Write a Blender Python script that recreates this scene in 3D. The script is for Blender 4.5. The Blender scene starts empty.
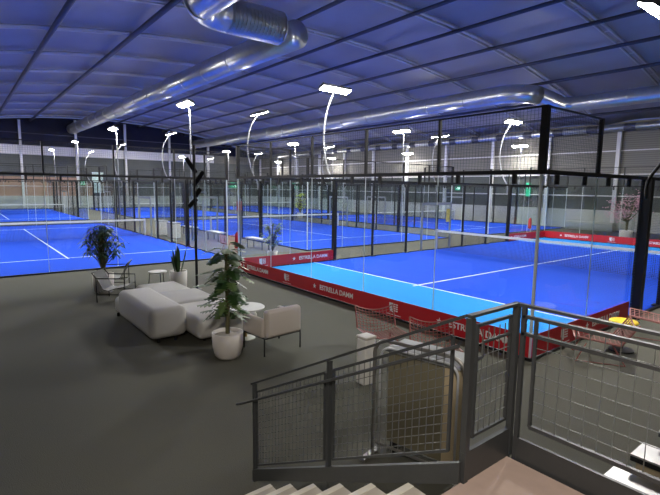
import bpy, bmesh, math, random
import numpy as np
from mathutils import Vector, Matrix
random.seed(7)
PI = math.pi
C = bpy.context.scene.collection
S = bpy.context.scene
# ---------------------------------------------------------------- camera numbers
FPX, CX, CY, CZ, YAW, PITCH, ROLL = 468.757, 13.7039, -7.12978, 2.73068, 2.468064, 0.125552, 0.0136108
_cy, _sy, _cp, _sp = math.cos(YAW), math.sin(YAW), math.cos(PITCH), math.sin(PITCH)
Fv = Vector((_cy*_cp, _sy*_cp, -_sp)); R0 = Vector((_sy, -_cy, 0)); U0 = R0.cross(Fv)
Rv = math.cos(ROLL)*R0 + math.sin(ROLL)*U0
Uv = -math.sin(ROLL)*R0 + math.cos(ROLL)*U0
# ---------------------------------------------------------------- materials
def nodes(name):
    m = bpy.data.materials.new(name); m.use_nodes = True
    nt = m.node_tree; return m, nt, nt.nodes['Principled BSDF']
def mat(name, col, rough=.6, metal=0., var=0., scale=8., bump=0., spec=.5, detail=3., sheen=0.):
    m, nt, b = nodes(name)
    b.inputs['Roughness'].default_value = rough; b.inputs['Metallic'].default_value = metal
    b.inputs['Specular IOR Level'].default_value = spec
    tc = nt.nodes.new('ShaderNodeTexCoord'); nz = nt.nodes.new('ShaderNodeTexNoise')
    nz.inputs['Scale'].default_value = scale; nz.inputs['Detail'].default_value = detail
    nt.links.new(tc.outputs['Object'], nz.inputs['Vector'])
    mx = nt.nodes.new('ShaderNodeMix'); mx.data_type = 'RGBA'
    v = max(var, .03)
    mx.inputs[6].default_value = (*[c*(1-v) for c in col], 1)
    mx.inputs[7].default_value = (*[min(1, c*(1+v)) for c in col], 1)
    nt.links.new(nz.outputs['Fac'], mx.inputs[0]); nt.links.new(mx.outputs[2], b.inputs['Base Color'])
    if bump:
        bp = nt.nodes.new('ShaderNodeBump'); bp.inputs['Strength'].default_value = bump; bp.inputs['Distance'].default_value = .02
        nt.links.new(nz.outputs['Fac'], bp.inputs['Height']); nt.links.new(bp.outputs['Normal'], b.inputs['Normal'])
    return m
def emis(name, col, s):
    m, nt, b = nodes(name)
    b.inputs['Base Color'].default_value = (*col, 1); b.inputs['Emission Color'].default_value = (*col, 1)
    b.inputs['Emission Strength'].default_value = s
    return m
def glassmat():
    m, nt, b = nodes('court_glass'); nt.nodes.remove(b)
    out = nt.nodes['Material Output']
    tr = nt.nodes.new('ShaderNodeBsdfTransparent'); tr.inputs[0].default_value = (.955, .975, .97, 1)
    gl = nt.nodes.new('ShaderNodeBsdfGlossy'); gl.inputs['Roughness'].default_value = .02
    lw = nt.nodes.new('ShaderNodeLayerWeight'); lw.inputs[0].default_value = .5
    pw = nt.nodes.new('ShaderNodeMath'); pw.operation = 'POWER'; pw.inputs[1].default_value = 4.5
    nt.links.new(lw.outputs['Facing'], pw.inputs[0])
    fr = nt.nodes.new('ShaderNodeMath'); fr.operation = 'MULTIPLY_ADD'; fr.inputs[1].default_value = .7; fr.inputs[2].default_value = .022
    nt.links.new(pw.outputs[0], fr.inputs[0])
    mx = nt.nodes.new('ShaderNodeMixShader')
    nt.links.new(fr.outputs[0], mx.inputs[0]); nt.links.new(tr.outputs[0], mx.inputs[1]); nt.links.new(gl.outputs[0], mx.inputs[2])
    nt.links.new(mx.outputs[0], out.inputs[0]); return m
M = dict(
 carpet=mat('dark_carpet', (.082, .080, .060), .9, var=.30, scale=90, bump=.3, detail=6),
 turf=mat('blue_turf', (.005, .068, .62), .85, spec=.12, var=.08, scale=60, bump=.2),
 turf_light=mat('light_blue_turf', (.018, .27, .74), .85, spec=.12, var=.06, scale=60, bump=.2),
 line=mat('white_line', (.72, .8, .92), .7),
 black=mat('black_steel', (.012, .012, .014), .45, metal=.3),
 wire=mat('fence_wire', (.03, .035, .04), .5, metal=.3),
 postgrey=mat('grey_steel', (.33, .36, .38), .4, metal=.5),
 palegrey=mat('pale_steel', (.6, .62, .64), .35, metal=.3),
 red=mat('red_banner', (.52, .008, .018), .5, var=.05, scale=3),
 white=mat('white_print', (.8, .8, .8), .6),
 netm=mat('net_cord', (.02, .02, .03), .8),
 tape=mat('net_tape', (.62, .64, .62), .7),
 lampbody=mat('lamp_housing', (.12, .12, .13), .4, metal=.6),
 led=emis('led_white', (1, .96, .88), 38.),
 duct=mat('galvanised_duct', (.56, .58, .60), .30, metal=.9, var=.15, scale=3),
 beam=mat('roof_beam', (.50, .50, .52), .45, metal=.4),
 purlin=mat('roof_purlin', (.07, .075, .11), .5, metal=.3),
 rail=mat('railing_steel', (.060, .064, .066), .42, metal=.35, var=.1, scale=20),
 railmesh=mat('railing_mesh', (.15, .155, .145), .4, metal=.4),
 landing=mat('landing_floor', (.50, .375, .31), .7, var=.10, scale=14),
 tread=mat('stair_tread', (.50, .46, .39), .6, var=.12, scale=12),
 nosing=mat('pale_nosing', (.75, .72, .62), .5),
 sofa=mat('light_grey_fabric', (.56, .545, .51), .9, var=.06, scale=120, bump=.15),
 sofa2=mat('pale_fabric', (.70, .68, .62), .9, var=.06, scale=120, bump=.15),
 chairfab=mat('beige_fabric', (.58, .52, .46), .9, var=.05, scale=120, bump=.15),
 pot=mat('off_white_ceramic', (.66, .62, .57), .55, var=.05, scale=5),
 soil=mat('pebble_soil', (.50, .46, .40), .9, var=.4, scale=60, bump=.5),
 leaf=mat('green_leaf', (.035, .085, .022), .4, var=.55, scale=5),
 leafpale=mat('pale_green_leaf', (.10, .16, .045), .5, var=.5, scale=6),
 leafyel=mat('yellow_green_leaf', (.42, .55, .06), .5, var=.4, scale=6),
 bark=mat('moss_pole', (.13, .12, .06), .9, var=.4, scale=30, bump=.5),
 pink=mat('pink_blossom', (.92, .48, .56), .7, var=.3, scale=5),
 tablew=mat('white_table', (.78, .77, .73), .35),
 yellow=mat('yellow_table', (.85, .62, .02), .4),
 redwire=mat('red_wire', (.30, .10, .085), .5),
 olive=mat('olive_panel', (.150, .135, .085), .7, var=.1, scale=4),
 sand=mat('sand_panel', (.42, .34, .21), .6, var=.06, scale=4),
 greytop=mat('grey_top', (.27, .275, .27), .5),
 tube=mat('steel_tube', (.30, .29, .27), .3, metal=.7),
 silver=mat('silver_sheet', (.40, .40, .39), .38, metal=.75, var=.3, scale=4),
 concrete=mat('concrete', (.46, .47, .45), .85, var=.1, scale=1.5, bump=.2, detail=6),
 darkwall=mat('dark_panel_wall', (.07, .08, .075), .55, var=.15, scale=1.2),
 night=mat('night_glazing', (.012, .014, .03), .15),
 stripwhite=mat('white_fascia', (.82, .80, .78), .6),
 brick=mat('warm_wall', (.42, .26, .19), .85, var=.2, scale=2),
 colwhite=mat('white_column', (.66, .66, .66), .5),
 green=emis('exit_green', (.01, .34, .17), .7),
 signwhite=emis('exit_white', (.8, 1, .9), 1.0),
 extred=mat('extinguisher_red', (.55, .01, .02), .35),
 glass=glassmat(),
 joint=mat('polished_glass_edge', (.70, .78, .78), .25, spec=.8),
 mast=mat('mast_steel', (.34, .35, .36), .4, metal=.3),
 flag=mat('flag_cloth', (.62, .80, .72), .8, var=.25, scale=3),
)
# ribbed wall and ceiling fabric with own nodes
def ribbed():
    m, nt, b = nodes('ribbed_grey_cladding'); b.inputs['Roughness'].default_value = .55
    tc = nt.nodes.new('ShaderNodeTexCoord'); w = nt.nodes.new('ShaderNodeTexWave'); w.wave_type = 'BANDS'; w.bands_direction = 'Z'
    w.inputs['Scale'].default_value = 2.2; w.inputs['Distortion'].default_value = .15
    nt.links.new(tc.outputs['Object'], w.inputs['Vector'])
    mx = nt.nodes.new('ShaderNodeMix'); mx.data_type = 'RGBA'
    mx.inputs[6].default_value = (.125, .12, .105, 1); mx.inputs[7].default_value = (.20, .195, .17, 1)
    nt.links.new(w.outputs['Fac'], mx.inputs[0]); nt.links.new(mx.outputs[2], b.inputs['Base Color'])
    bp = nt.nodes.new('ShaderNodeBump'); bp.inputs['Strength'].default_value = .5
    nt.links.new(w.outputs['Fac'], bp.inputs['Height']); nt.links.new(bp.outputs['Normal'], b.inputs['Normal'])
    return m
M['rib'] = ribbed()
M['ceil'] = mat('roof_membrane', (.32, .31, .345), .5, var=.12, scale=.7, spec=.35)
# ---------------------------------------------------------------- mesh builder
class MB:
    def __init__(s): s.v = []; s.f = []
    def add(s, vs, fs):
        n = len(s.v); s.v += [tuple(v) for v in vs]; s.f += [tuple(n+i for i in f) for f in fs]; return s
    def box(s, x0, x1, y0, y1, z0, z1):
        return s.add([(x, y, z) for x in (x0, x1) for y in (y0, y1) for z in (z0, z1)],
            [(0, 1, 3, 2), (4, 6, 7, 5), (0, 4, 5, 1), (2, 3, 7, 6), (0, 2, 6, 4), (1, 5, 7, 3)])
    def bar(s, a, b, w=.05, h=None, up=(0, 0, 1)):
        a = Vector(a); b = Vector(b); h = h or w
        d = (b-a).normalized(); up = Vector(up)
        if abs(d.dot(up)) > .99: up = Vector((1, 0, 0))
        r = d.cross(up).normalized()*w/2; u = r.cross(d).normalized()*h/2
        vs = [p+i*r+j*u for p in (a, b) for i, j in ((-1, -1), (1, -1), (1, 1), (-1, 1))]
        return s.add(vs, [(0, 1, 2, 3), (4, 7, 6, 5), (0, 4, 5, 1), (1, 5, 6, 2), (2, 6, 7, 3), (3, 7, 4, 0)])
    def tube(s, pts, r=.02, n=8, caps=True):
        pts = [Vector(p) for p in pts]; rs = r if isinstance(r, (list, tuple)) else [r]*len(pts)
        rings = []; ref = None
        for i, p in enumerate(pts):
            t = (pts[min(i+1, len(pts)-1)]-pts[max(i-1, 0)]).normalized()
            if ref is None: ref = Vector((0, 0, 1)) if abs(t.z) < .9 else Vector((1, 0, 0))
            a = t.cross(ref).normalized(); b = a.cross(t).normalized(); ref = b
            rings.append([p+rs[i]*(math.cos(2*PI*k/n)*a+math.sin(2*PI*k/n)*b) for k in range(n)])
        fs = [(i*n+k, i*n+(k+1) % n, (i+1)*n+(k+1) % n, (i+1)*n+k) for i in range(len(pts)-1) for k in range(n)]
        if caps: fs += [tuple(range(n))[::-1], tuple((len(pts)-1)*n+k for k in range(n))]
        return s.add([v for g in rings for v in g], fs)
    def lathe(s, prof, c=(0, 0, 0), n=24, sx=1, sy=1):
        vs = [(c[0]+r*math.cos(2*PI*k/n)*sx, c[1]+r*math.sin(2*PI*k/n)*sy, c[2]+z) for r, z in prof for k in range(n)]
        m = len(prof)
        fs = [(i*n+k, i*n+(k+1) % n, (i+1)*n+(k+1) % n, (i+1)*n+k) for i in range(m-1) for k in range(n)]
        if prof[0][0] > 1e-4: fs.append(tuple(range(n))[::-1])
        if prof[-1][0] > 1e-4: fs.append(tuple((m-1)*n+k for k in range(n)))
        return s.add(vs, fs)
    def build(s, name, m, parent=None, loc=None, rot=None, smooth=False, bevel=0, sub=0, crease=None):
        me = bpy.data.meshes.new(name); me.from_pydata(s.v, [], s.f); me.update()
        bm = bmesh.new(); bm.from_mesh(me); bmesh.ops.recalc_face_normals(bm, faces=bm.faces); bm.to_mesh(me); bm.free()
        if smooth:
            for p in me.polygons: p.use_smooth = True
        me.materials.append(m)
        o = bpy.data.objects.new(name, me); C.objects.link(o)
        if parent: o.parent = parent
        if loc: o.location = loc
        if rot: o.rotation_euler = rot
        if bevel:
            md = o.modifiers.new('bevel', 'BEVEL'); md.width = bevel; md.segments = 4
            for p in me.polygons: p.use_smooth = True
        if sub:
            md = o.modifiers.new('sub', 'SUBSURF'); md.levels = sub; md.render_levels = sub
        return o
def tag(o, label=None, cat=None, group=None, kind=None):
    if label: o['label'] = label
    if cat: o['category'] = cat
    if group: o['group'] = group
    if kind: o['kind'] = kind
    return o
def empty(name, loc=(0, 0, 0), rz=0):
    o = bpy.data.objects.new(name, None); C.objects.link(o); o.location = loc; o.rotation_euler = (0, 0, rz)
    o.empty_display_size = .2; return o
def children(o, pool): return [c for c in pool if c.parent == o]
def copy_tree(o, parent=None, pool=None):
    pool = pool if pool is not None else list(bpy.data.objects)
    c = o.copy(); C.objects.link(c); c.parent = parent
    for ch in children(o, pool): copy_tree(ch, c, pool)
    return c
def struct(o): o['kind'] = 'structure'; return o
def unp(px, py, z):
    d = Fv + Rv*((px-330)/FPX) - Uv*((py-247.5)/FPX); t = (z-CZ)/d.z
    return Vector((CX, CY, CZ)) + t*d

# ---------------------------------------------------------------- setting
HX0, HX1, HY0, HY1 = -50., 22., -24., 29.6
def zroof(y): return 10.5 - .0067*(y-8)**2
struct(MB().box(HX0-.3, HX1, HY0, HY1+.3, -.2, 0).build('floor', M['carpet']))
# ceiling membrane, gently sagging between the rafters
RX = [4-5*k for k in range(-3, 11)]
m = MB(); xs = []; x = HX1
nx, ny = 145, 37
vs = []
for i in range(nx):
    X = HX1 + (HX0-HX1)*i/(nx-1)
    ph = ((4-X)/5) % 1
    for j in range(ny):
        Y = HY0 + (HY1-HY0)*j/(ny-1)
        vs.append((X, Y, zroof(Y)+.10 + .22*math.sin(PI*ph)))
m.add(vs, [(i*ny+j, i*ny+j+1, (i+1)*ny+j+1, (i+1)*ny+j) for i in range(nx-1) for j in range(ny-1)])
cl = struct(m.build('ceiling', M['ceil'], smooth=True))
md = cl.modifiers.new('thick', 'SOLIDIFY'); md.thickness = .04; md.offset = 1
for X in RX:
    if X < HX0+.5 or X > HX1-1: continue
    m = MB()
    for dx in (-.16, .16):
        m.tube([(X+dx, Y, zroof(Y)-.06) for Y in np.linspace(-22, HY1-.2, 24)], .065, 6)
    for Y in np.arange(-21, 29, 1.5): m.bar((X-.13, Y, zroof(Y)-.06), (X+.13, Y, zroof(Y)-.06), .05)
    o = m.build('roof_rafter', M['beam'], smooth=True)
    tag(o, 'pale twin tube roof rafter crossing the blue ceiling membrane', 'roof beam', 'roof rafters')
for k, Y in enumerate((-3.3, .1, 5.6, 9, 12, 15, 18, 21, 24, 27)):
    o = MB().tube([(HX0+.1, Y, zroof(Y)-.2), (HX1-.2, Y, zroof(Y)-.2)], .12 if Y < 5 else .09, 8).build('roof_purlin', M['purlin'], smooth=True)
    tag(o, 'long dark steel purlin running under the ceiling towards the far left wall', 'roof beam', 'roof purlins')
# far right wall (y = 29.6)
w = HY1
struct(MB().box(HX0, HX1, w, w+.25, 0, 1.42).build('wall_right_base', M['concrete']))
struct(MB().box(HX0, HX1, w+.06, w+.25, 1.42, 3.95).build('wall_right_lower', M['darkwall']))
struct(MB().box(HX0, HX1, w+.04, w+.25, 3.95, 7.6).build('wall_right_upper', M['rib']))
for i, z in enumerate((2.45, 3.98, 5.62)):
    struct(MB().box(HX0, HX1, w-.05, w+.05, z-.04, z+.04).build('trim_%d' % (i+1), M['colwhite']))
for k in range(-3, 11):
    X = .1-4.95*k
    o = MB().box(X-.13, X+.13, w-.22, w-.02, 0 if k % 2 else 0, 7.35).box(X-.2, X+.2, w-.24, w-.02, 0, .25).build('wall_column', M['colwhite'])
    if X < HX1-1: tag(o, 'white steel column standing against the grey ribbed wall', 'column', 'columns of the right wall')
    else: bpy.data.objects.remove(o)
for X in (-23.2, -21.6, -20.0):
    o = MB().box(X-.5, X+.5, w-.03, w+.08, 1.6, 3.8).build('wall_panel_light', M['signwhite'])
    bpy.data.objects.remove(o)
# left end wall (x = -50)
struct(MB().box(HX0-.3, HX0, HY0, w, 0, 1.42).build('wall_left_base', M['concrete']))
struct(MB().box(HX0-.3, HX0-.05, HY0, 4.6, 1.42, 3.6).build('wall_left_brick', M['brick']))
struct(MB().box(HX0-.3, HX0-.05, 4.6, w, 1.42, 3.6).build('wall_left_lower', M['darkwall']))
struct(MB().box(HX0-.3, HX0-.05, HY0, w, 3.6, 6.08).build('wall_left_middle', M['darkwall']))
struct(MB().box(HX0-.3, HX0, HY0, 22.2, 6.08, 7.12).build('wall_left_fascia', M['stripwhite']))
struct(MB().box(HX0-.3, HX0-.05, 22.2, w, 6.08, 7.2).build('wall_left_corner', M['rib']))
m = MB()
ys = list(np.linspace(HY0, w, 24))
vs = [(xx, Y, z) for xx in (HX0-.1, HX0-.05) for Y in ys for z in (7.12, zroof(Y)+.1)]
n = len(ys)*2
m.add(vs, [(2*i, 2*i+2, 2*i+3, 2*i+1) for i in range(len(ys)-1)] + [(n+2*i, n+2*i+1, n+2*i+3, n+2*i+2) for i in range(len(ys)-1)])
struct(m.build('window_1', M['night']))
struct(MB().box(HX0-.02, HX0+.06, HY0, w, 8.42, 8.5).build('trim_4', M['purlin']))
struct(MB().box(HX0-.02, HX0+.06, HY0, w, 2.5, 2.56).build('trim_5', M['colwhite']))
for Y in (-12.2, -6.6, -1., 4.6, 10.2, 15.8, 21.3):
    tag(MB().box(HX0+.02, HX0+.26, Y-.12, Y+.12, 0, zroof(Y)-.1).build('wall_column', M['colwhite']),
        'slim white steel column against the far left end wall', 'column', 'columns of the end wall')
# walls behind the camera close the hall
struct(MB().box(HX1, HX1+.2, HY0, w, 0, 10.8).build('wall_back', M['rib']))
struct(MB().box(HX0, HX1, HY0-.2, HY0, 0, 4.5).build('wall_near', M['rib']))

# ---------------------------------------------------------------- ducts
def arc(c, a0, a1, r, n, z, ):
    return [(c[0]+r*math.cos(a), c[1]+r*math.sin(a), z) for a in np.linspace(a0, a1, n)]
def bands(m, pts, r):
    for p, d in pts:
        p = Vector(p); d = Vector(d).normalized()
        m.tube([p-d*.03, p+d*.03], r+.03, 24)
d1 = empty('ventilation_duct', (-4, 4.1, 0)); tag(d1, 'huge round silver duct turning a ribbed corner at top of the ceiling', 'duct')
def child(o, par):   # world-space mesh parented to an empty placed without rotation
    o.parent = par; o.location = Vector(o.location) - Vector(par.location); return o
Z1 = 8.88; DX = -2.6
m = MB().tube([(-49, 4.1, Z1+.3), (DX-.1, 4.1, Z1)], .56, 28)
m.tube([(DX-.8, 4.1, Z1)]+arc((DX-.8, 3.3), PI/2, 0, .8, 7, Z1), .58, 28)
child(m.build('long_pipe', M['duct'], smooth=True), d1)
def band1(p, d, r, par, nm='joint_band', mt='duct', wd=.03):
    p = Vector(p); d = Vector(d).normalized()
    child(MB().tube([p-d*wd, p+d*wd], r+.03, 24).build(nm, M[mt], smooth=False), par)
for X in range(-47, -5, 3): band1((X, 4.1, Z1+.3*(DX-X)/46), (1, 0, 0), .56, d1)
band1((DX, 3.2, Z1), (0, 1, 0), .58, d1); band1((DX, .9, Z1), (0, 1, 0), .58, d1)
for X in (-1.9, .4): band1((X, -.3, Z1), (1, 0, 0), .6, d1)
yy = np.arange(3.2, .9, -.075); rr = [.62 if i % 2 else .53 for i in range(len(yy))]
child(MB().tube([(DX, Y, Z1) for Y in yy], rr, 28).build('corrugated_section', M['duct']), d1)
child(MB().tube([(DX, .9, Z1)]+arc((DX+1.1, .8), PI, 1.5*PI, 1.1, 9, Z1)+[(14, -.3, Z1)], .6, 28).build('near_pipe', M['duct'], smooth=True), d1)
Z2 = 8.38
d2 = empty('ventilation_duct', (-1, 19, 0)); tag(d2, 'round silver duct with a short slanting step above the near court', 'duct')
child(MB().tube([(-49, 18.8, Z2), (-2.6, 18.8, Z2), (-1.9, 18.9, Z2), (-1.3, 19.3, Z2-.03), (-.9, 20, Z2-.1)], .52, 28).build('long_pipe', M['duct'], smooth=True), d2)
yy = np.linspace(0, 1, 28); rr = [.52 if i % 2 else .46 for i in range(28)]
child(MB().tube([(-.95+.25*t, 19.9+2.1*t, Z2-.08-.3*t) for t in yy], rr, 28).build('corrugated_section', M['duct']), d2)
child(MB().tube([(-.7, 21.8, Z2-.36), (-.5, 22.2, Z2-.4), (.1, 22.4, Z2-.42), (1, 22.5, Z2-.42), (21, 22.5, Z2-.42)], .42, 28).build('near_pipe', M['duct'], smooth=True), d2)
for X in range(-47, -2, 3): band1((X, 18.8, Z2), (1, 0, 0), .52, d2)
for X in (3, 6, 9): band1((X, 22.5, Z2-.42), (1, 0, 0), .42, d2)
d3 = empty('ventilation_duct', (-1, 28.6, 0)); tag(d3, 'thin pale duct along the eave above the grey ribbed wall', 'duct')
child(MB().tube([(-49, 28.7, 7.1), (21, 28.7, 7.1)], .24, 16).build('long_pipe', M['duct'], smooth=True), d3)
for X in np.arange(-35, 10, 2.4): band1((X, 28.7, 7.1), (1, 0, 0), .225, d3, 'dark_band', 'purlin', .35)

# ---------------------------------------------------------------- courts
def fence_panel(w_, h_, sp=.06, t=.0034):
    m = MB()
    n = int(round(w_/sp))
    for i in range(n+1):
        a = w_*i/n; m.box(a-t/2, a+t/2, -t/2, t/2, 0, h_)
    n = int(round(h_/sp))
    for i in range(n+1):
        a = h_*i/n; m.box(0, w_, -t/2+.004, t/2+.004, a-t/2, a+t/2)
    return m
FENCE = {}
def fence(parent, w_, h_, loc, rz):
    key = (w_, h_)
    if key not in FENCE:
        o = fence_panel(w_, h_).build('fence_mesh', M['wire']); FENCE[key] = o.data
    else:
        o = bpy.data.objects.new('fence_mesh', FENCE[key]); C.objects.link(o)
    o.parent = parent; o.location = loc; o.rotation_euler = (0, 0, rz); return o
def glass(parent, w_, h_, loc, rz):
    key = ('g', w_, h_)
    if key not in FENCE:
        o = MB().box(.006, w_-.006, -.006, .006, .03, h_-.03).build('glass_panel', M['glass']); FENCE[key] = o.data
    else:
        o = bpy.data.objects.new('glass_panel', FENCE[key]); C.objects.link(o)
    o.parent = parent; o.location = loc; o.rotation_euler = (0, 0, rz); return o
def clamp(parent, x, y):
    if 'c' not in FENCE: o = MB().box(-.028, .028, -.028, .028, -.16, 0).build('glass_clamp', M['black']); FENCE['c'] = o.data
    else: o = bpy.data.objects.new('glass_clamp', FENCE['c']); C.objects.link(o)
    o.parent = parent; o.location = (x, y, 3.0)
def edge(parent, x, y, big=False):
    k = ('e', big); t = .018 if big else .006
    if k not in FENCE: o = MB().box(-t, t, -t, t, .02, 2.99).build('glass_joint', M['joint']); FENCE[k] = o.data
    else: o = bpy.data.objects.new('glass_joint', FENCE[k]); C.objects.link(o)
    o.parent = parent; o.location = (x, y, 0)
def build_court(main):
    r = empty('padel_court')
    T = .02
    if main:
        MB().box(.02, 9.98, 3.05, 16.95, .002, T).build('blue_turf', M['turf'], r)
        for a, b in ((.02, 3.05), (16.95, 19.98)):
            tag(MB().box(.02, 9.98, a, b, .002, T).build('back_turf', M['turf_light'], r), 'light blue turf behind the service line')
    else:
        MB().box(.02, 9.98, .02, 19.98, .002, T).build('blue_turf', M['turf'], r)
    for a in (3.05, 16.95): MB().box(.02, 9.98, a-.03, a+.03, T, T+.004).build('service_line', M['line'], r)
    MB().box(4.97, 5.03, 2.85, 17.15, T, T+.005).build('centre_line', M['line'], r)
    m = MB()   # steel kerb all round
    for (a, b, c, d) in ((-.05, 10.05, -.06, 0), (-.05, 10.05, 20, 20.06), (-.06, 0, -.05, 20.05), (10, 10.06, -.05, 20.05)):
        m.box(a, b, c, d, .0, .045)
    m.build('steel_kerb', M['black'], r)
    for y0 in (0, 20):
        for i in range(5): glass(r, 2, 3, (2*i, y0, 0), 0)
        for i in range(5): fence(r, 2, 1, (2*i, y0, 3.03), 0)
        MB().bar((-.04, y0, 3.03), (10.04, y0, 3.03), .07, .07).build('top_rail', M['black'], r)
        MB().bar((-.04, y0, 4.02), (10.04, y0, 4.02), .03, .03).build('upper_rail', M['black'], r)
        for i in range(6):
            t = .05 if 0 < i < 5 else .1
            MB().box(2*i-t/2, 2*i+t/2, y0-t/2, y0+t/2, 3.0, 4.03).build('upper_post', M['black'], r)
        for i in range(5):
            for q in (.45, 1.55): clamp(r, 2*i+q, y0)
        for i in range(1, 5):
            edge(r, 2*i, y0)
        for q in (0, 10): edge(r, q, y0, True)
    for x0 in (0, 10):
        for v0 in (0, 2, 16, 18): glass(r, 2, 3, (x0, v0, 0), PI/2)
        for v0 in (0, 18): fence(r, 2, 1, (x0, v0, 3.03), PI/2)
        for v0 in range(4, 16, 2):
            if v0 in (8, 10): fence(r, 2, .9, (x0, v0, 2.1), PI/2)
            else: fence(r, 2, 2.95, (x0, v0, .05), PI/2)
        MB().bar((x0, -.04, 3.03), (x0, 20.04, 3.03), .07, .07).build('top_rail', M['black'], r)
        for v0 in (0, 18):
            MB().bar((x0, v0, 4.02), (x0, v0+2, 4.02), .03, .03).build('upper_rail', M['black'], r)
        for v0 in (2, 18):
            MB().box(x0-.03, x0+.03, v0-.03, v0+.03, 3.0, 4.03).build('upper_post', M['black'], r)
        for v0 in (4, 6, 8, 12, 14, 16):
            t = .075 if v0 in (4, 16) else .04
            if main and x0 == 10 and v0 == 4: t = .1
            mm = MB().box(x0-t, x0+t, v0-t*.8, v0+t*.8, .0, 3.0)
            mm.box(x0-.12, x0+.12, v0-.1, v0+.1, 0, .05)
            po = mm.build('fence_post', M['black'], r)
            if main and x0 == 10 and v0 == 4:
                po.location = (.06, .35, 0)
        g = MB()
        for v0 in (9, 11): g.box(x0-.035, x0+.035, v0-.035, v0+.035, 0, 2.1)
        g.bar((x0, 8.97, 2.1), (x0, 11.03, 2.1), .07, .12)
        g.build('gate_frame', M['postgrey'], r)
        for v0 in (.5, 1.5, 2.5, 3.5, 16.5, 17.5, 18.5, 19.5): clamp(r, x0, v0)
        for v0 in (2, 18): edge(r, x0, v0)
    return r
def build_net():
    r = empty('padel_net')
    m = MB()
    for i in range(0, 181): 
        a = .06+9.88*i/180; m.box(a-.0035, a+.0035, -.003, .003, .04, .84)
    for i in range(15): a = .04+.8*i/14; m.box(.06, 9.94, -.003, .003, a-.003, a+.003)
    m.build('net_mesh', M['netm'], r)
    MB().box(.05, 9.95, -.012, .012, .83, .92).build('net_tape', M['tape'], r)
    for a in (.04, 9.96): MB().box(a-.04, a+.04, -.05, .05, .02, .95).build('net_post', M['palegrey'], r)
    return r
courtA = build_court(True); tag(courtA, 'near padel court with light blue ends and red sponsor banners', 'padel court')
courtN = build_court(False)
netA = build_net(); netA.location = (0, 10, 0); tag(netA, 'low padel net of the near court with red banners', 'net')
spots = [((-2.85, -9, 0), 'blue padel court at left beyond the lounge sofa', 'at left beyond the lounge'),
         ((-2.85, 4.8, 0), 'blue padel court directly behind the near court left side', 'directly behind the near court'),
         ((-2.85, 18.6, 0), 'blue padel court furthest right along the grey ribbed wall', 'along the ribbed wall'),
         ((-27, -9, 0), 'far left blue padel court in front of the warm wall', 'far left by the warm wall'),
         ((-27, 4.8, 0), 'far blue padel court, middle one of the distant row', 'mid distant row'),
         ((-27, 18.6, 0), 'far blue padel court in the back right corner of the hall', 'in back right corner')]
courts = [(courtA, (0, 0, 0), 0, 'the near court with red banners')]
pool = list(bpy.data.objects)
for i, (loc, lab, sh) in enumerate(spots):
    c = courtN if i == 0 else copy_tree(courtN, None, pool)
    c.location = loc; c.rotation_euler = (0, 0, PI/2); tag(c, lab, 'padel court', 'blue padel courts')
    n = copy_tree(netA, None, pool); n.rotation_euler = (0, 0, PI/2); n.location = (loc[0]-10, loc[1], 0)
    tag(n, 'low padel net of the blue court %s' % sh, 'net', 'nets of the blue courts')
    courts.append((c, loc, PI/2, 'the blue court '+sh))
# banners of the near court
def text_mesh(s, size, par, loc, rot, mt, bold=.012):
    cu = bpy.data.curves.new('lettering', 'FONT'); cu.body = s; cu.size = size; cu.align_x = 'CENTER'; cu.align_y = 'CENTER'; cu.extrude = .002; cu.offset = bold*size
    t = bpy.data.objects.new('tmp', cu); C.objects.link(t)
    dg = bpy.context.evaluated_depsgraph_get(); me = bpy.data.meshes.new_from_object(t.evaluated_get(dg))
    bpy.data.objects.remove(t); me.materials.clear(); me.materials.append(mt)
    o = bpy.data.objects.new('lettering', me); C.objects.link(o); o.parent = par; o.location = loc; o.rotation_euler = rot
    return o
def star_logo(par, loc, rot, s=.07):
    m = MB(); vs = []
    for k in range(10):
        a = PI/2+k*PI/5; q = s if k % 2 == 0 else s*.42
        vs.append((q*math.cos(a), q*math.sin(a), 0))
    m.add([(x_, y_, z_) for z_ in (-.002, .003) for x_, y_, _ in vs], [tuple(range(10)), tuple(range(10, 20))]+[(k, (k+1) % 10, 10+(k+1) % 10, 10+k) for k in range(10)])
    return m.build('star', M['white'], par, loc, rot)
def emblem(par, loc, rot):
    m = MB()   # shield half filled, beside it a block of short bars, a thin line below
    m.add([(-.13, .1, 0), (-.02, .1, 0), (-.02, -.1, 0), (-.09, -.08, 0), (-.13, -.03, 0), (-.13, .1, .003), (-.02, .1, .003), (-.02, -.1, .003), (-.09, -.08, .003), (-.13, -.03, .003)],
          [(0, 1, 2, 3, 4), (5, 6, 7, 8, 9)]+[(k, (k+1) % 5, 5+(k+1) % 5, 5+k) for k in range(5)])
    for k in range(4):
        m.box(.0, .05, .065-.045*k, .09-.045*k, 0, .003); m.box(.065, .115, .065-.045*k, .09-.045*k, 0, .003)
    m.box(-.2, .2, -.155, -.143, 0, .003)
    return m.build('emblem', M['white'], par, loc, rot)
BH = .42
def banner(x0, y0, x1, y1, side, items):
    d = Vector((x1-x0, y1-y0, 0)); L = d.length; d.normalize(); nrm = Vector((d.y, -d.x, 0))
    rz = math.atan2(d.y, d.x)
    o = MB().box(0, L, -.006, .0, .05, BH).build('banner', M['red'], courtA, (x0+nrm.x*side, y0+nrm.y*side, .0), (0, 0, rz))
    for kind, a in items:
        if kind == 'e': emblem(o, (a, -.008, .245), (PI/2, 0, 0))
        else:
            text_mesh('ESTRELLA DAMM', .17, o, (a+.06, -.008, .235), (PI/2, 0, 0), M['white'], .02)
            star_logo(o, (a-.80, -.008, .235), (PI/2, 0, 0))
    return o
banner(0, 0, 10, 0, .03, [('t', 1.2), ('e', 2.9), ('t', 5.0), ('e', 7.0), ('t', 9.0)])
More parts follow.
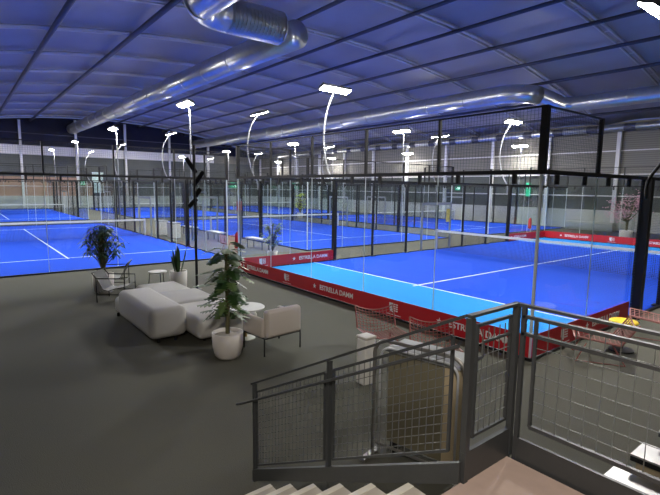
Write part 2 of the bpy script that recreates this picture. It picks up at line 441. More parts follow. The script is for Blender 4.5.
banner(0, 0, 0, 4, .03, [('e', .87), ('t', 2.95)])          # inside of the left glass
banner(0, 16, 0, 20, .03, [('t', 1.2), ('e', 3.1)])
banner(0, 20, 10, 20, .03, [('t', 1.8), ('e', 3.7), ('t', 5.9), ('e', 8.2)])
banner(10, 0, 10, 4, .03, [('e', 1.1), ('t', 2.8)])         # outside of the right glass
banner(10, 4.05, 10, 4.06, .03, [])
bpy.data.objects.remove([o for o in bpy.data.objects if o.name.startswith('banner')][-1])
# notice on the gate of the near court
o = MB().box(-.02, .0, 10.72, 10.98, 1.25, 1.85).build('gate_notice', mat('notice_yellow', (.6, .5, .12), .6, var=.7, scale=9), courtA)

# ---------------------------------------------------------------- floodlights
def build_lamp(straight=False):
    r = empty('floodlight')   # local: x = outward from court, y = along the side, z up from fence post foot
    if straight: pts = [(.12, 0, .3), (.12, 0, 3), (.12, 0, 6.1), (0, 0, 6.25)]
    else: pts = [(.04, 0, 2.6), (.06, 0, 3.0), (.35, 0, 3.5), (.55, 0, 4.2), (.58, 0, 4.9), (.42, 0, 5.6), (.12, 0, 6.1), (-.05, 0, 6.22)]
    P = [Vector(p) for p in pts]; sm = []
    if straight: sm = P
    else:
        for i in range(len(P)-1):
            a, b, c, d = P[max(i-1, 0)], P[i], P[i+1], P[min(i+2, len(P)-1)]
            for t in (0, .25, .5, .75):
                sm.append(.5*((2*b)+(c-a)*t+(2*a-5*b+4*c-d)*t*t+(3*b-a-3*c+d)*t**3))
        sm.append(P[-1])
    MB().tube(sm, .034, 8).build('mast', M['mast'], r, smooth=True)
    h = MB().box(-.16, .16, -.66, .66, -.0, .07)
    for k in range(14): h.box(-.14, .14, -.62+.095*k, -.60+.095*k, .07, .12)
    ho = h.build('lamp_head', M['lampbody'], r, (-.08, 0, 6.3), (0, math.radians(20), 0))
    for k in (-1, 0, 1):
        e = MB()
        e.box(-.135, .135, -.2, .2, -.035, -.002)
        e.build('led_panel', M['led'], ho, (0, .43*k, 0))
    return r
lampS = build_lamp(True); lampC = build_lamp(False)
pool = list(bpy.data.objects)
used = {0: False, 1: False}
L_ENERGY = 255; SPILL = 13
def place_lamp(x, y, rz, straight, label, group, on=True):
    src = lampS if straight else lampC
    if not used[int(straight)]: r = src; used[int(straight)] = True
    else: r = copy_tree(src, None, pool)
    r.location = (x, y, 0); r.rotation_euler = (0, 0, rz)
    tag(r, label, 'floodlight', group)
    ld = bpy.data.lights.new('flood_lamp', 'AREA'); ld.shape = 'RECTANGLE'; ld.size = .3; ld.size_y = 1.2; ld.energy = L_ENERGY; ld.color = (1, .97, .93)
    lo = bpy.data.objects.new('flood_lamp', ld); C.objects.link(lo); lo.parent = r
    lo.location = (-.12, 0, 6.22); lo.rotation_euler = (0, math.radians(24), 0)
    if label.startswith('curved floodlight, near end, right side, the near court'):
        for c in bpy.data.objects:
            if c.parent == r and c.name.startswith('mast'):
                c.material_slots[0].link = 'OBJECT'; c.material_slots[0].material = M['black']; c['label'] = 'black curved mast'
    pd = bpy.data.lights.new('lamp_spill', 'POINT'); pd.shadow_soft_size = .3; pd.energy = SPILL; pd.color = (1, .95, .88)
    po = bpy.data.objects.new('lamp_spill', pd); C.objects.link(po); po.parent = r; po.location = (-.1, 0, 6.75)
for (c, loc, rz, nm) in courts:
    for u in (0, 10):
        for v in (4, 16):
            side = 'left' if u == 0 else 'right'; end = 'near' if v == 4 else 'far'
            ox, oy = (u, v) if rz == 0 else (-v, u)
            # outward direction of lamp local x
            a = (PI if u == 0 else 0)+rz
            st = (rz != 0 and u == 10)
            off = .12
            ax, ay = math.cos(a)*off, math.sin(a)*off
            place_lamp(loc[0]+ox+ax, loc[1]+oy+ay, a, st, '%s floodlight, %s end, %s side, %s' % ('straight' if st else 'curved', end, side, nm), 'court floodlights')

# ---------------------------------------------------------------- exit signs, flags, extinguisher
def exit_sign(x, y, z, w_, h_, rz, label):
    r = empty('exit_sign', (x, y, z), rz); tag(r, label, 'sign')
    MB().box(-w_/2, w_/2, 0, .06, -h_/2, h_/2).build('sign_panel', M['green'], r)
    s = h_/10; m = MB()
    if w_ > h_:   # running figure, door and arrow
        m.lathe([(0, -.01), (s*.9, 0), (0, .01)], n=10); m.v = [(a-.5*s, -.01-b*.0-c*.1, 3*s+b) for a, b, c in m.v]
        m.bar((-.5*s, -.012, 2*s), (-1.2*s, -.012, -.8*s), s*1.3, .01, up=(0, 1, 0)); m.bar((-1.2*s, -.012, -.8*s), (-3*s, -.012, -2.4*s), s*.8, .01, up=(0, 1, 0))
        m.bar((-1.2*s, -.012, -.8*s), (.8*s, -.012, -3*s), s*.8, .01, up=(0, 1, 0)); m.bar((-.5*s, -.012, 1.8*s), (1.6*s, -.012, .6*s), s*.7, .01, up=(0, 1, 0))
        m.box(3*s, 5.6*s, -.015, -.002, -3.4*s, 3.4*s)
    else:
        m.box(-s*.8, s*.8, -.015, -.002, s, 2.5*s)
    m.build('pictogram', M['signwhite'], r)
exit_sign(-49.85, 25.2, 3.0, 1.2, .75, PI/2, 'green exit sign high on the end wall above the extinguisher stand')
exit_sign(-49.85, 5.1, 3.0, .75, .6, PI/2, 'green exit sign on the end wall beside the hanging pale flag')
exit_sign(-40.0, 29.5, 2.95, 1.3, .75, 0, 'green exit sign on the right wall, left of the yellow-green plant')
exit_sign(-13.3, 29.5, 2.92, .5, .4, 0, 'small green exit sign on the dark wall above near net')
exit_sign(-6.4, 29.5, 2.85, .38, 1.1, 0, 'tall narrow green sign with dark frame on the right wall')
m = MB()
for i in range(8):
    a = .16*i
    m.box(.02*math.sin(i*1.3), .03+.02*math.sin(i*1.3), a, a+.165, 0, 2.5)
tag(m.build('hanging_flag', M['flag'], loc=(-49.5, 6.1, 1.8)), 'pale green and white flag hanging on the end wall', 'flag')
r = empty('fire_point', (-2.35, 1.28, 0), math.radians(-50)); tag(r, 'slim stand with red extinguisher and red sign by the glass corner', 'fire extinguisher')
MB().box(-.03, .03, 0, .05, 0, 2.3).box(-.16, .16, -.12, .16, 0, .03).build('stand', M['postgrey'], r)
MB().lathe([(.0, .4), (.085, .42), (.09, .5), (.09, .88), (.06, .96), (.03, .99), (.03, 1.04), (0, 1.04)], (0, -.12, 0), 18).build('extinguisher', M['extred'], r, smooth=True)
MB().tube([(.03, -.12, 1.02), (.11, -.13, .98), (.12, -.13, .6)], .012, 6).build('hose', M['black'], r)
sg = MB().box(-.2, .2, -.03, -.005, 1.85, 2.2).build('fire_sign', M['extred'], r)
MB().box(-.13, -.02, -.036, -.03, 1.92, 2.12).box(.04, .12, -.036, -.03, 1.95, 2.08).build('pictogram', M['white'], sg)

# ---------------------------------------------------------------- lounge
def rbox(name, x0, x1, y0, y1, z0, z1, mt, par=None, b=.09, **k):
    return MB().box(x0, x1, y0, y1, z0, z1).build(name, mt, par, bevel=b, **k)
r = empty('lounge_sofa', (5.0, -3.9, 0)); SOFA = r; tag(r, 'low light grey modular island sofa of rounded blocks on dark carpet', 'sofa')
for nm, x0, x1, y0, y1, z0, z1, mt, b in (('backrest_block', 3.45, 5.50, -4.62, -3.95, .07, .62, 'sofa', .12), ('seat_block', 4.55, 5.95, -3.95, -2.75, .07, .44, 'sofa', .11),
        ('seat_block', 3.30, 4.53, -3.95, -2.85, .07, .44, 'sofa', .11), ('armrest_block', 3.0, 3.43, -4.58, -3.9, .07, .40, 'sofa2', .1), ('seat_block', 2.05, 3.27, -3.88, -2.9, .07, .40, 'sofa2', .11)):
    child(rbox(nm, x0, x1, y0, y1, z0, z1, M[mt], b=b), r)
for (X, Y) in ((3.6, -4.45), (5.4, -4.45), (5.4, -4.15), (3.6, -4.15), (5.75, -3.1), (5.75, -3.75), (4.75, -3.1), (4.3, -3.1), (3.5, -3.1), (2.3, -3.2), (2.3, -3.7), (3.2, -4.55)): child(MB().lathe([(.03, 0), (.03, .075)], (X, Y, 0), 10).build('foot', M['black']), r)
SOFA.location = (5.22, -3.95, 0)
# round side table
p = unp(246, 338, 0)
r = empty('round_table', (p.x, p.y, 0)); tag(r, 'round white pedestal table between the sofa and the beige armchair', 'table')
MB().lathe([(0, .0), (.17, .0), (.17, .015), (.03, .03), (0, .03)], n=32).build('foot_plate', M['tablew'], r, smooth=False)
MB().lathe([(.022, .02), (.022, .57)], n=12).build('stem', mat('brass_stem', (.5, .36, .18), .4, metal=.6), r)
MB().lathe([(0, .565), (.33, .565), (.34, .575), (.34, .585), (.33, .592), (0, .592)], n=40).build('tabletop', M['tablew'], r)
# beige armchair, seen from behind
r = empty('armchair', (7.02, -3.02, 0), math.radians(4)); tag(r, 'beige upholstered armchair with dark slim legs facing the round table', 'armchair')
# local: faces -x
rbox('seat', -.32, .24, -.28, .28, .26, .44, M['chairfab'], r, b=.05)
bk = rbox('backrest', .2, .34, -.36, .36, .30, .76, M['chairfab'], r, b=.06); 
for s_ in (-1, 1):
    rbox('armrest', -.34, .26, s_*.36-.045, s_*.36+.045, .3, .62, M['chairfab'], r, b=.04)
    m = MB().tube([(.28, s_*.37, 0), (.28, s_*.37, .30), (-.33, s_*.37, .29), (-.33, s_*.37, 0)], .014, 8)
    m.build('leg_frame', M['black'], r)
MB().tube([(.28, -.37, .29), (.28, .37, .29)], .012, 8).build('stretcher', M['black'], r)
# black sling lounge chairs
def sling(loc, rz, lab):
    r = empty('lounge_chair', loc, rz); tag(r, lab, 'chair', 'black frame lounge chairs')
    # faces -y local
    for s_ in (-.36, .36):
        MB().tube([(s_, -.38, 0), (s_, -.38, .6), (s_, .34, .6), (s_, .34, 0)], .015, 6).tube([(s_, -.38, .2), (s_, .34, .2)], .01, 6).build('side_frame', M['black'], r)
    for y_, z_ in ((.34, .22), (-.38, .22), (-.36, .38)): MB().tube([(-.36, y_, z_), (.36, y_, z_)], .012, 6).build('cross_bar', M['black'], r)
    MB().tube([(-.36, .44, .74), (.36, .44, .74)], .012, 6).tube([(-.36, .34, .6), (-.36, .44, .74)], .012, 6).tube([(.36, .34, .6), (.36, .44, .74)], .012, 6).build('back_bar', M['black'], r)
    pr = [(-.36, .38), (-.15, .33), (.08, .27), (.2, .3), (.3, .48), (.44, .74)]
    m = MB(); vs = [(sx, y_, z_+dz) for dz in (0, .012) for sx in (-.29, .29) for y_, z_ in pr]; n = len(pr)
    fs = [(i, i+1, n+i+1, n+i) for i in range(n-1)]+[(2*n+i, 3*n+i, 3*n+i+1, 2*n+i+1) for i in range(n-1)]+[(i, 2*n+i, 2*n+i+1, i+1) for i in range(n-1)]+[(n+i, n+i+1, 3*n+i+1, 3*n+i) for i in range(n-1)]
    m.add(vs, fs).build('sling_seat', M['black'], r)
    r.scale = (.9, .9, .95)
    return r
sling((1.85, -4.25, 0), math.radians(143), 'black sling lounge chair nearest the sofa, beside the bushy plant')
sling((.35, -3.9, 0), math.radians(-25), 'black lounge chair behind the bushy plant, near the court edge')
r = empty('coffee_table', (1.05, -2.98, 0)); tag(r, 'small pale topped low table between the black lounge chairs', 'table')
MB().lathe([(0, .42), (.24, .42), (.24, .445), (0, .445)], n=28).build('tabletop', M['tablew'], r)
for k in range(3): MB().tube([(.25*math.cos(k*2.1), .25*math.sin(k*2.1), 0), (.2*math.cos(k*2.1), .2*math.sin(k*2.1), .42)], .012, 6).build('leg', M['black'], r)
# plants
def pot(r, rad, h, low=.6, mt='pot'):
    pr = [(0, 0), (rad*low, 0), (rad*(low+.2), h*.12), (rad*.95, h*.45), (rad, h), (rad*.9, h), (rad*.88, h*.88), (0, h*.88)]
    MB().lathe(pr, n=36).build('pot', M[mt], r, smooth=True)
    MB().lathe([(0, h*.88), (rad*.88, h*.88), (rad*.5, h*.93), (0, h*.95)], n=24).build('soil', M['soil'], r)
def leafmesh(m, base, dirv, size, width, droop=.3, lobed=False, n=6, thick=.0):
    d = Vector(dirv).normalized(); up = Vector((0, 0, 1)); side = d.cross(up)
    if side.length < .05: side = Vector((1, 0, 0))
    side.normalize(); nrm = side.cross(d).normalized()
    base = Vector(base); L = []; 
    for i in range(n+1):
        t = i/n
        c = base+d*size*t - up*droop*size*t*t
        w = width*math.sin(PI*min(1, .06+t*.94))**.8 if not lobed else width*(1.15*math.sin(PI*min(1, .12+.88*t))**.6)
        if lobed and i % 2 == 0 and 0 < i < n: w *= .45
        L.append((c-side*w*.5-nrm*.08*w, c+nrm*.0, c+side*w*.5-nrm*.08*w))
    vs = [q for tr in L for q in tr]; fs = []
    for i in range(n): fs += [(3*i, 3*i+1, 3*i+4, 3*i+3), (3*i+1, 3*i+2, 3*i+5, 3*i+4)]
    m.add(vs, fs)
rnd = random.Random(3)
p = unp(228, 357, 0)
r = empty('monstera_plant', (p.x, p.y, 0)); tag(r, 'tall climbing split-leaf plant in an off-white pot before the sofa', 'potted plant')
pot(r, .25, .42, .62)
MB().tube([(0, 0, .36), (.01, 0, .9), (-.01, .01, 1.5), (0, 0, 1.72)], .035, 10).build('moss_pole', M['bark'], r)
ml, mp, st = MB(), MB(), MB()
for k in range(66):
    z = .66+1.12*k/66; a = rnd.uniform(0, 2*PI) + k*2.4; rr = rnd.uniform(.08, .24)*(1.15-.35*abs(k/66-.45))
    b = Vector((rr*math.cos(a), rr*math.sin(a), z+rnd.uniform(-.03, .12)))
    st.tube([(0, 0, z-.08), (b.x*.5, b.y*.5, b.z), b], .006, 5)
    leafmesh(ml if k % 4 else mp, b, (math.cos(a), math.sin(a), rnd.uniform(-.9, .1)), rnd.uniform(.18, .27), rnd.uniform(.17, .25), .12, True, 8)
ml.build('foliage', M['leaf'], r); mp.build('young_foliage', M['leafpale'], r); st.build('leaf_stalks', M['leafpale'], r)
p = unp(104, 293, 0)
r = empty('bushy_plant', (p.x, p.y, 0)); r.scale = (1.05, 1.05, 1.2); tag(r, 'bushy dark green plant with narrow leaves beside the black chairs', 'potted plant')
pot(r, .24, .42, .7)
m, st = MB(), MB()
for k in range(85):
    th = rnd.uniform(0, 2*PI); ph = rnd.uniform(-.5, 1.25); R_ = rnd.uniform(.18, .46)
    c = Vector((R_*math.cos(ph)*math.cos(th), R_*math.cos(ph)*math.sin(th), 1.02+.48*math.sin(ph)*rnd.uniform(.6, 1)))
    st.tube([(0, 0, .4+.3*rnd.random()), (c.x*.4, c.y*.4, c.z*.8), c], .007, 4)
    for q in range(7):
        a = q*2*PI/7+rnd.random(); leafmesh(m, c, (math.cos(a), math.sin(a), rnd.uniform(-.3, .5)), rnd.uniform(.15, .24), .034, .5, False, 4)
m.build('foliage', M['leaf'], r); st.build('stems', M['bark'], r)
p = unp(179, 290, 0)
r = empty('snake_plant', (p.x, p.y, 0)); tag(r, 'upright sword-leaf plant in a tall pale pot behind the sofa', 'potted plant')
pot(r, .22, .52, .72)
m = MB()
for k in range(17):
    a = rnd.uniform(0, 2*PI); t = rnd.uniform(.05, .5); q = rnd.uniform(0, .1)
    leafmesh(m, (q*math.cos(a), q*math.sin(a), .45), (t*math.cos(a), t*math.sin(a), 1), rnd.uniform(.45, .75), .075, -.0, False, 6)
m.build('foliage', M['leaf'], r)
def small_plant(x, y, s, mt, nm, lab, potm='pot', cat='potted plant', hz=1.):
    r = empty(nm, (x, y, 0)); tag(r, lab, cat)
    pot(r, .2*s, .35*s, .7, potm)
    m, st = MB(), MB()
    for k in range(60):
        a = rnd.uniform(0, 2*PI); R_ = rnd.uniform(.05, .42)*s; z = rnd.uniform(.6, 1.45)*s*hz
        b = Vector((R_*math.cos(a), R_*math.sin(a), z)); st.tube([(0, 0, .33*s), (b.x*.3, b.y*.3, z*.7), b], .008*s, 4)
        for q in range(3):
            aa = a+rnd.uniform(-1.5, 1.5); leafmesh(m, b, (math.cos(aa), math.sin(aa), rnd.uniform(-.2, .6)), .2*s, .1*s, .3, False, 4)
    m.build('foliage', M[mt], r); st.build('stems', M['bark'], r)
small_plant(-1.5, 2.2, .95, 'leafpale', 'potted_plant', 'small light green plant behind the glass next to the extinguisher stand')
p = unp(300, 218, 0)
small_plant(p.x, p.y, 1.35, 'leafyel', 'potted_plant', 'tall yellow-green plant seen through the near court glass', hz=1.15)
def uny(px, py, Y):
    d = Fv + Rv*((px-330)/FPX) - Uv*((py-247.5)/FPX); t = (Y-CY)/d.y
    return Vector((CX, CY, CZ)) + t*d
p = uny(628, 212, 24)
r = empty('blossom_tree', (p.x, p.y, 0)); tag(r, 'pink blossom tree standing beyond the far end of the near court', 'tree')
pot(r, .35, .5, .8)
st = MB(); m = MB()
for k in range(16):
    a = k*2.4; R_ = rnd.uniform(.3, .95); z = rnd.uniform(1.5, 2.5)
    st.tube([(0, 0, .4), (.05*math.cos(a), .05*math.sin(a), 1.), (R_*.5*math.cos(a), R_*.5*math.sin(a), z-.4), (R_*math.cos(a), R_*math.sin(a), z)], [.045, .035, .02, .01], 5)
    for q in range(34):
        c = Vector((R_*math.cos(a), R_*math.sin(a), z))+Vector((rnd.gauss(0, .17), rnd.gauss(0, .17), rnd.gauss(-.1, .2)))
        m.lathe([(0, -.03), (.045, 0), (0, .03)], c, 5)
m.build('blossom', M['pink'], r); st.build('trunk', M['bark'], r)
for px, py, lab in ((598, 227, 'long low pale grey bench block beyond the far red banner'),):
    p = unp(px, py, 0); r = empty('low_block', (p.x+.9, min(p.y, 28.6), 0)); tag(r, lab, 'bench')
    rbox('body', -1.6, 1.6, -.35, .35, .0, .5, M['postgrey'], r, b=.03); rbox('cushion', -1.6, 1.6, -.35, .35, .5, .6, M['concrete'], r, b=.03)
p = unp(507, 231, 0)
r = empty('fire_point', (-2.3, p.y+.3, 0)); tag(r, 'red extinguisher on a short stand near the far grey wall', 'fire extinguisher')
MB().box(-.03, .03, .1, .15, 0, 1.0).box(-.14, .14, -.1, .16, 0, .03).build('stand', M['postgrey'], r)
MB().lathe([(.0, .25), (.1, .27), (.11, .35), (.11, .8), (.07, .92), (.03, .96), (0, 1.0)], n=14).build('extinguisher', M['extred'], r, smooth=True)
# dark sign post in the lounge
p = unp(197, 290, 0)
r = empty('direction_post', (p.x, p.y, 0)); tag(r, 'tall thin black post with short slanted pointer boards behind the sofa', 'signpost')
MB().lathe([(0, 0), (.13, 0), (.13, .02), (.035, .03), (.035, 3.78), (0, 3.78)], n=12).build('pole', M['black'], r)
right = Vector((R0.x, R0.y, 0)).normalized()
for z0, dx0, dz0, dx1, dz1 in ((3.12, -.20, .33, .05, -.05), (2.9, -.02, -.15, .24, .22), (2.6, .02, -.12, .16, .08), (2.3, -.16, -.10, .05, .12)):
    MB().bar(right*dx0+Vector((0, 0, z0+dz0)), right*dx1+Vector((0, 0, z0+dz1)), .03, .11).build('pointer_board', M['black'], r)

# benches, crates between the courts on the left
def bench(loc, rz, lab):
    r = empty('bench', loc, rz); tag(r, lab, 'bench', 'benches between the courts')
    MB().box(-.75, .75, -.2, .2, .42, .47).build('seat', M['concrete'], r)
    for s_ in (-.6, .6): MB().tube([(s_, -.17, 0), (s_, -.17, .42), (s_, .17, .42), (s_, .17, 0)], .02, 6).build('leg', M['black'], r)
bench((-8.6, 3.2, 0), 0, 'pale grey topped bench in the aisle nearest the glass corner')
bench((-12.2, 3.3, 0), 0, 'pale grey topped bench in the aisle beside the pale cooler box')
bench((-4.7, 3.4, 0), .05, 'pale grey topped bench at the aisle mouth between left courts')
bench((-15.9, 3.2, 0), 0, 'pale grey topped bench deepest in the aisle between left courts')
for X, Y, lab in ((-11.0, 1.9, 'pale cooler box in the aisle beside the left court gate'), (-12.9, 1.9, 'pale cooler box behind the left court gate, further one')):
    r = empty('cooler_box', (X, Y, 0)); tag(r, lab, 'box', 'cooler boxes')
    rbox('body', -.35, .35, -.25, .25, 0, .75, M['concrete'], r, b=.03); rbox('lid', -.37, .37, -.27, .27, .75, .82, M['postgrey'], r, b=.02)
# red wire chairs and side table
def wire_chair(loc, rz, lab, grp='red wire chairs'):
    r = empty('wire_chair', loc, rz); r.scale = (1, 1, .82); tag(r, lab, 'chair', grp)
    W = .34
    def surf(u, v):   # u across, v from seat front to back top
        x_ = (u-.5)*2*W
        if v < .5: y_ = -.35+.62*v/.5; z_ = .42-.10*v/.5
        else: t = (v-.5)/.5; y_ = .27+.22*t; z_ = .32+.42*t
        return Vector((x_, y_, z_+.10*abs(2*u-1)**2))
    m = MB()
    for i in range(12): m.tube([surf(i/11, j/12) for j in range(13)], .006 if 0 < i < 11 else .014, 4)
    for j in range(17): m.tube([surf(i/8, j/16) for i in range(9)], .006 if 0 < j < 16 else .014, 4)
    m.build('wire_shell', M['redwire'], r)
    for s_ in (-.28, .28):
        MB().tube([(s_, -.34, 0), (s_*.8, -.2, .36)], .01, 6).tube([(s_, .36, 0), (s_*.8, .2, .33)], .01, 6).tube([(s_, -.34, .01), (s_, .36, .01)], .008, 6).build('leg_frame', M['redwire'], r)
p = unp(380, 352, 0); wire_chair((p.x, p.y, 0), math.radians(60), 'dark red wire chair left of the two behind the rounded cage')
p = unp(434, 370, 0); wire_chair((p.x, p.y, 0), math.radians(48), 'dark red wire chair right of the two behind the rounded cage')
wire_chair((10.62, 1.02, 0), math.radians(-60), 'red wire chair left of the yellow side table')
p = unp(650, 336, 0); wire_chair((p.x, p.y, 0), math.radians(-70), 'red wire chair right of the yellow side table by black post')
p = unp(222, 252, 0); wire_chair((p.x, p.y+.35, 0), math.radians(70), 'red wire chair seen through glass at the aisle mouth')
p = unp(621, 350, 0)
r = empty('yellow_side_table', (p.x, p.y, 0)); tag(r, 'small round yellow side table on a black disc foot by the railing', 'table')
MB().lathe([(0, 0), (.2, 0), (.2, .02), (.02, .03), (.02, .5), (0, .5)], n=24).build('pedestal', M['black'], r)
MB().lathe([(0, .49), (.21, .49), (.225, .51), (.21, .53), (0, .53)], n=32).build('tabletop', M['yellow'], r)
p = unp(365, 385, 0)
r = empty('white_bin', (p.x-.05, p.y+.05, 0)); tag(r, 'white upright bin standing left of the rounded steel cage', 'bin')
rbox('body', -.10, .10, -.10, .10, 0, .66, M['tablew'], r, b=.03); rbox('lid', -.105, .105, -.105, .105, .66, .70, M['pot'], r, b=.015)

# cage cabinet behind the stair railing
A = unp(374, 452, 0); B = unp(460, 489, 0)
d = (B-A); L = d.length; rz = math.atan2(d.y, d.x)
r = empty('storage_cabinet', (A.x, A.y, 0), rz); tag(r, 'olive and sand cabinet with grey top behind the stair railing', 'cabinet')
MB().box(.08, L*.74, .10, .42, .12, 1.09).build('body', M['olive'], r, bevel=.01)
MB().box(L*.74, L*.90, .09, .43, .12, 1.08).build('side_panel', M['sand'], r, bevel=.01)
MB().box(.06, L*.92, .06, .46, 1.09, 1.13).build('top', M['greytop'], r, bevel=.01)
for a in (.15, L*.8):
    for b in (.16, .36): MB().lathe([(.05, 0), (.05, .12)], (a, b, 0), 12).build('foot', M['black'], r)
r2 = empty('tube_frame_gate', (A.x, A.y, 0), rz); tag(r2, 'rounded steel tube barrier frame standing in front of the olive cabinet', 'barrier')
def rrect(x0, x1, z0, z1, rad, y_=0, n=6):
    P = []
    for (cx_, cz_, a0) in ((x1-rad, z1-rad, 0), (x0+rad, z1-rad, PI/2)):
        for k in range(n+1):
            a = a0+PI/2*k/n; P.append((cx_+rad*math.cos(a), y_, cz_+rad*math.sin(a)))
    return [(x1, y_, z0)]+P+[(x0, y_, z0)]
MB().tube(rrect(-.02, L, .02, 1.23, .15), .02, 10).build('outer_tube', M['tube'], r2, smooth=True)
MB().tube(rrect(.05, L-.07, .02, 1.16, .12, .0), .012, 8).build('inner_tube', M['palegrey'], r2, smooth=True)
MB().tube([(-.02, 0, .12), (L, 0, .12)], .015, 8).build('bottom_bar', M['tube'], r2)
for a in (.0, L-.02): MB().box(a-.03, a+.03, -.22, .06, 0, .03).build('foot', M['tube'], r2)

# ---------------------------------------------------------------- stair, landing and railings
LZ = 1.18; XL = 12.33; YR = -4.66; YS = -5.12
MB_ = MB().box(XL, 16.6, -11.0, YR-.03, LZ-.05, LZ)
o = empty('stair_landing', (XL, YR, 0)); tag(o, 'pinkish brown landing slab at the top of the stairs', 'landing')
child(MB_.build('slab', M['landing']), o)
child(MB().box(XL+.03, 16.6, -11, YR-.05, LZ-.22, LZ-.05).build('edge_beam', M['rail']), o)
for (X, Y) in ((XL+.1, YR-.15), (16.3, YR-.15), (16.3, -10.8), (XL+.1, -10.8)):
    child(MB().box(X-.05, X+.05, Y-.05, Y+.05, 0, LZ-.2).build('support_post', M['rail']), o)
NS = 7; run = .312; rise = LZ/NS
st_ = empty('staircase', (XL-run*NS, -6, 0)); tag(st_, 'short flight of pale steps going down left from the landing', 'staircase')
for k in range(NS-0):
    # tread k: top at LZ - rise*(k+1)
    if k == NS-1: break
    x1 = XL-run*k; zt = LZ-rise*(k+1)
    t = child(MB().box(x1-run-.02, x1, -7.1, YS+.0-.03, zt-.035, zt).box(x1-.03, x1, -7.1, YS-.03, zt, zt+rise-.035).build('tread', M['tread']), st_)
    child(MB().box(x1-run-.024, x1-run+.02, -7.1, YS-.031, zt-.036, zt+.004).build('nosing', M['nosing']), st_)
def slope(x): return (x-XL)*rise/run
def slp(x): return (x-XL)*.51
def sl(m, xa, xb, z, y_, w_=.04, h=.04, f=None):
    f = f or slp
    return m.bar((xa, y_, z+f(xa)), (xb, y_, z+f(xb)), w_, h)
XE = 10.10
m = MB()
vs = [(x_, y_, z_) for y_ in (YS-.02, YS+.02) for x_, z_ in ((XE, .02), (XL, LZ), (XL, LZ+.12), (XE, .13))]
m.add(vs, [(0, 1, 2, 3), (4, 7, 6, 5), (0, 4, 5, 1), (1, 5, 6, 2), (2, 6, 7, 3), (3, 7, 4, 0)])
child(m.build('stringer', M['rail']), st_)
m = MB(); vs = [(x_, y_, z_) for y_ in (-7.14, -7.1) for x_, z_ in ((XE, .0), (XL, LZ-.15), (XL, LZ+.05), (XE, .1))]
m.add(vs, [(0, 1, 2, 3), (4, 7, 6, 5), (0, 4, 5, 1), (1, 5, 6, 2), (2, 6, 7, 3), (3, 7, 4, 0)])
child(m.build('stringer', M['rail']), st_)
child(MB().box(11.6, 11.66, YS-.02, YS+.02, 0, .78).build('support_post', M['rail']), st_)
# stair railing
sr = empty('stair_railing', (XE, YS, 0)); tag(sr, 'dark steel stair railing with two sloping wire mesh panels', 'railing')
def seg(name, fn, mt='rail', par=sr): return child(fn.build(name, M[mt]), par)
m = sl(MB(), 10.07, XL-.02, 2.10, YS, .03, .016)
seg('top_rail', m)
m = MB().tube([(9.86, YS-.05, 1.90+slp(9.95)), (9.95, YS-.05, 1.94+slp(9.95)), (XL-.02, YS-.05, 1.94)], .011, 8)
seg('handrail', m)
for X in (10.12, 11.20):
    seg('post', MB().box(X-.012, X+.012, YS-.018, YS+.018, max(.02, LZ+.02+slope(X)-.0), 2.09+slp(X)))
for xa, xb in ((10.16, 11.15), (11.25, XL-.09)):
    fr = sl(sl(MB(), xa, xb, 2.01, YS, .016, .018), xa, xb, 1.37, YS, .016, .015, slope)
    for X in (xa, xb): fr.bar((X, YS, 1.37+slope(X)), (X, YS, 2.01+slp(X)), .016, .016)
    seg('panel_frame', fr)
    mm = MB(); n = int((xb-xa)/.05)
    for i in range(1, n):
        X = xa+(xb-xa)*i/n; mm.bar((X, YS, 1.37+slope(X)), (X, YS, 2.01+slp(X)), .004)
    for i in range(1, 12): mm.bar((xa, YS, 1.37+slope(xa)+(.64+slp(xa)-slope(xa))*i/12), (xb, YS, 1.37+slope(xb)+(.64+slp(xb)-slope(xb))*i/12), .004)
    seg('wire_mesh', mm, 'railmesh')
for X in (10.3, 11.0, 11.4, 12.1):
    pass
# landing railing: short return panel + long right panel
lr = empty('landing_railing', (XL, YR, 0)); tag(lr, 'grey steel landing railing with wire mesh around the corner post', 'railing')
def segl(name, fn, mt='rail'): return child(fn.build(name, M[mt]), lr)
for (X, Y, t) in ((XL, YR, .016), (XL, YS+.02, .018), (14.6, YR, .025), (16.4, YR, .025)):
    segl('post', MB().box(X-t, X+t, Y-t, Y+t, LZ, 2.08))
segl('corner_plate', MB().box(XL+.035, XL+.058, YR-.012, YR+.012, LZ, 2.09))
segl('top_rail', MB().box(XL-.018, XL+.018, YS, YR+.02, 2.085, 2.10))
segl('top_rail', MB().box(XL, 16.4, YR-.016, YR+.016, 2.085, 2.10))
fr = MB()
for z in (2.03, 1.42): fr.bar((XL, YS+.08, z), (XL, YR-.06, z), .016, .016)
for Y in (YS+.08, YR-.06): fr.bar((XL, Y, 1.41), (XL, Y, 2.04), .016, .016)
segl('panel_frame', fr)
segl('handrail', MB().tube([(XL-.0, YS+.08, 1.84), (XL-.0, YS+.14, 1.85), (XL, YS+.14, 1.93), (XL, YR-.05, 1.93)], .01, 8))
fr = MB()
for xa, xb in ((XL+.12, 14.5), (14.7, 16.3)):
    for z, h in ((2.03, .018), (1.93, .018), (1.40, .022)): fr.bar((xa-.08 if z > 1.5 else xa, YR, z), (xb, YR, z), .024, h)
    for X in (xa, xb): fr.bar((X, YR, 1.40), (X, YR, 2.03), .017, .017)
segl('panel_frame', fr)
mm = MB()
n = 6
for i in range(1, n):
    Y = YS+.08+(YR-YS-.14)*i/n; mm.bar((XL, Y, 1.42), (XL, Y, 2.0), .0045)
for i in range(1, 8): mm.bar((XL, YS+.08, 1.42+.58*i/8), (XL, YR-.06, 1.42+.58*i/8), .0036)
segl('wire_mesh', mm, 'railmesh')
mm = MB()
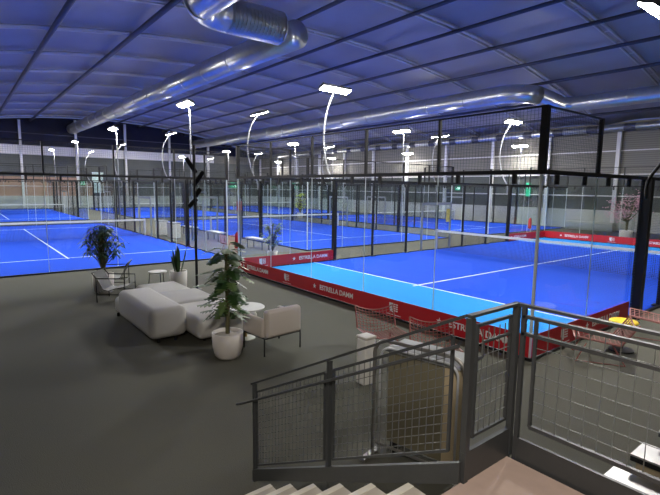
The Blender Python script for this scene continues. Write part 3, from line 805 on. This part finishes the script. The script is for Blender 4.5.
for xa, xb in ((XL+.12, 14.5), (14.7, 16.3)):
    n = int((xb-xa)/.07)
    for i in range(1, n): X = xa+(xb-xa)*i/n; mm.bar((X, YR, 1.40), (X, YR, 2.02), .0038)
    for i in range(1, 8): mm.bar((xa, YR, 1.40+.62*i/8), (xb, YR, 1.40+.62*i/8), .0036)
segl('wire_mesh', mm, 'railmesh')
segl('toe_board', MB().box(XL+.03, 16.4, YR-.01, YR+.01, LZ-.02, 1.31))
segl('toe_board', MB().box(XL-.012, XL+.012, YS, YR, LZ-.02, 1.35))
for X in (XL+.35, 13.5):
    segl('bolt', MB().lathe([(.012, 0), (.012, .012)], (X, 0, 0), 8)) if False else None

# silver topped platforms beyond the railing
def plat(cx, cy, z, w_, dp, lab):
    r = empty('silver_platform', (cx, cy, 0), 0); tag(r, lab, 'platform', 'silver topped platforms')
    MB().box(0, w_, 0, dp, z-.015, z).build('top_sheet', M['silver'], r)
    MB().box(.0, w_, .0, dp, z-.06, z-.015).build('black_edge', M['black'], r)
    MB().box(.04, w_-.04, .04, dp-.04, 0, z-.06).build('base', M['sand'], r)
q = unp(600, 478, .2); Y0 = q.y
plat(q.x, Y0, .2, .9, .33, 'silver topped platform, lowest, beyond landing railing at lower right')
q = unp(629, 455, .36); plat(q.x, max(q.y, Y0+.34), .36, .9, .33, 'silver topped platform with black edge, middle of three at lower right')
Y1 = max(q.y, Y0+.34)
q = unp(655, 434, .52); plat(q.x, max(q.y, Y1+.34), .52, .8, .33, 'silver topped platform, highest of three, at the right picture edge')

# ---------------------------------------------------------------- lights
def area(loc, tgt, size, e, col=(1, 1, 1)):
    ld = bpy.data.lights.new('room_lamp', 'AREA'); ld.size = size; ld.energy = e; ld.color = col
    o = bpy.data.objects.new('room_lamp', ld); C.objects.link(o); o.location = loc
    o.rotation_euler = (Vector(tgt)-Vector(loc)).to_track_quat('-Z', 'Y').to_euler(); return o
ld = bpy.data.lights.new('added_stair_spot', 'SPOT'); ld.energy = 420; ld.color = (1, .91, .82); ld.spot_size = math.radians(70); ld.spot_blend = .6; ld.shadow_soft_size = .25  # extra unseen spot without a fitting, added to brighten landing, steps and railing
o = bpy.data.objects.new('added_stair_spot', ld); C.objects.link(o); o.location = (14.6, -8.2, 4.8)
o.rotation_euler = (Vector((12.2, -5.2, 1.2))-Vector((14.6, -8.2, 4.8))).to_track_quat('-Z', 'Y').to_euler()
w = bpy.data.worlds.new('world'); S.world = w; w.use_nodes = True
w.node_tree.nodes['Background'].inputs[0].default_value = (.12, .15, .35, 1); w.node_tree.nodes['Background'].inputs[1].default_value = .3
# unused curved / straight prototypes are all placed above
# ---------------------------------------------------------------- camera
cd = bpy.data.cameras.new('camera'); cam = bpy.data.objects.new('camera', cd); C.objects.link(cam)
cd.sensor_width = 36; cd.sensor_fit = 'HORIZONTAL'; cd.lens = FPX/660*36; cd.clip_start = .05; cd.clip_end = 300
mt = Matrix((Rv, Uv, -Fv)).transposed().to_4x4(); mt.translation = (CX, CY, CZ); cam.matrix_world = mt
S.camera = cam
S.view_settings.view_transform = 'Standard'; S.view_settings.look = 'None'; S.view_settings.gamma = 1; S.view_settings.use_curve_mapping = False
S.view_settings.exposure = 1.1
try:
    S.cycles.transparent_max_bounces = 48
except Exception: pass
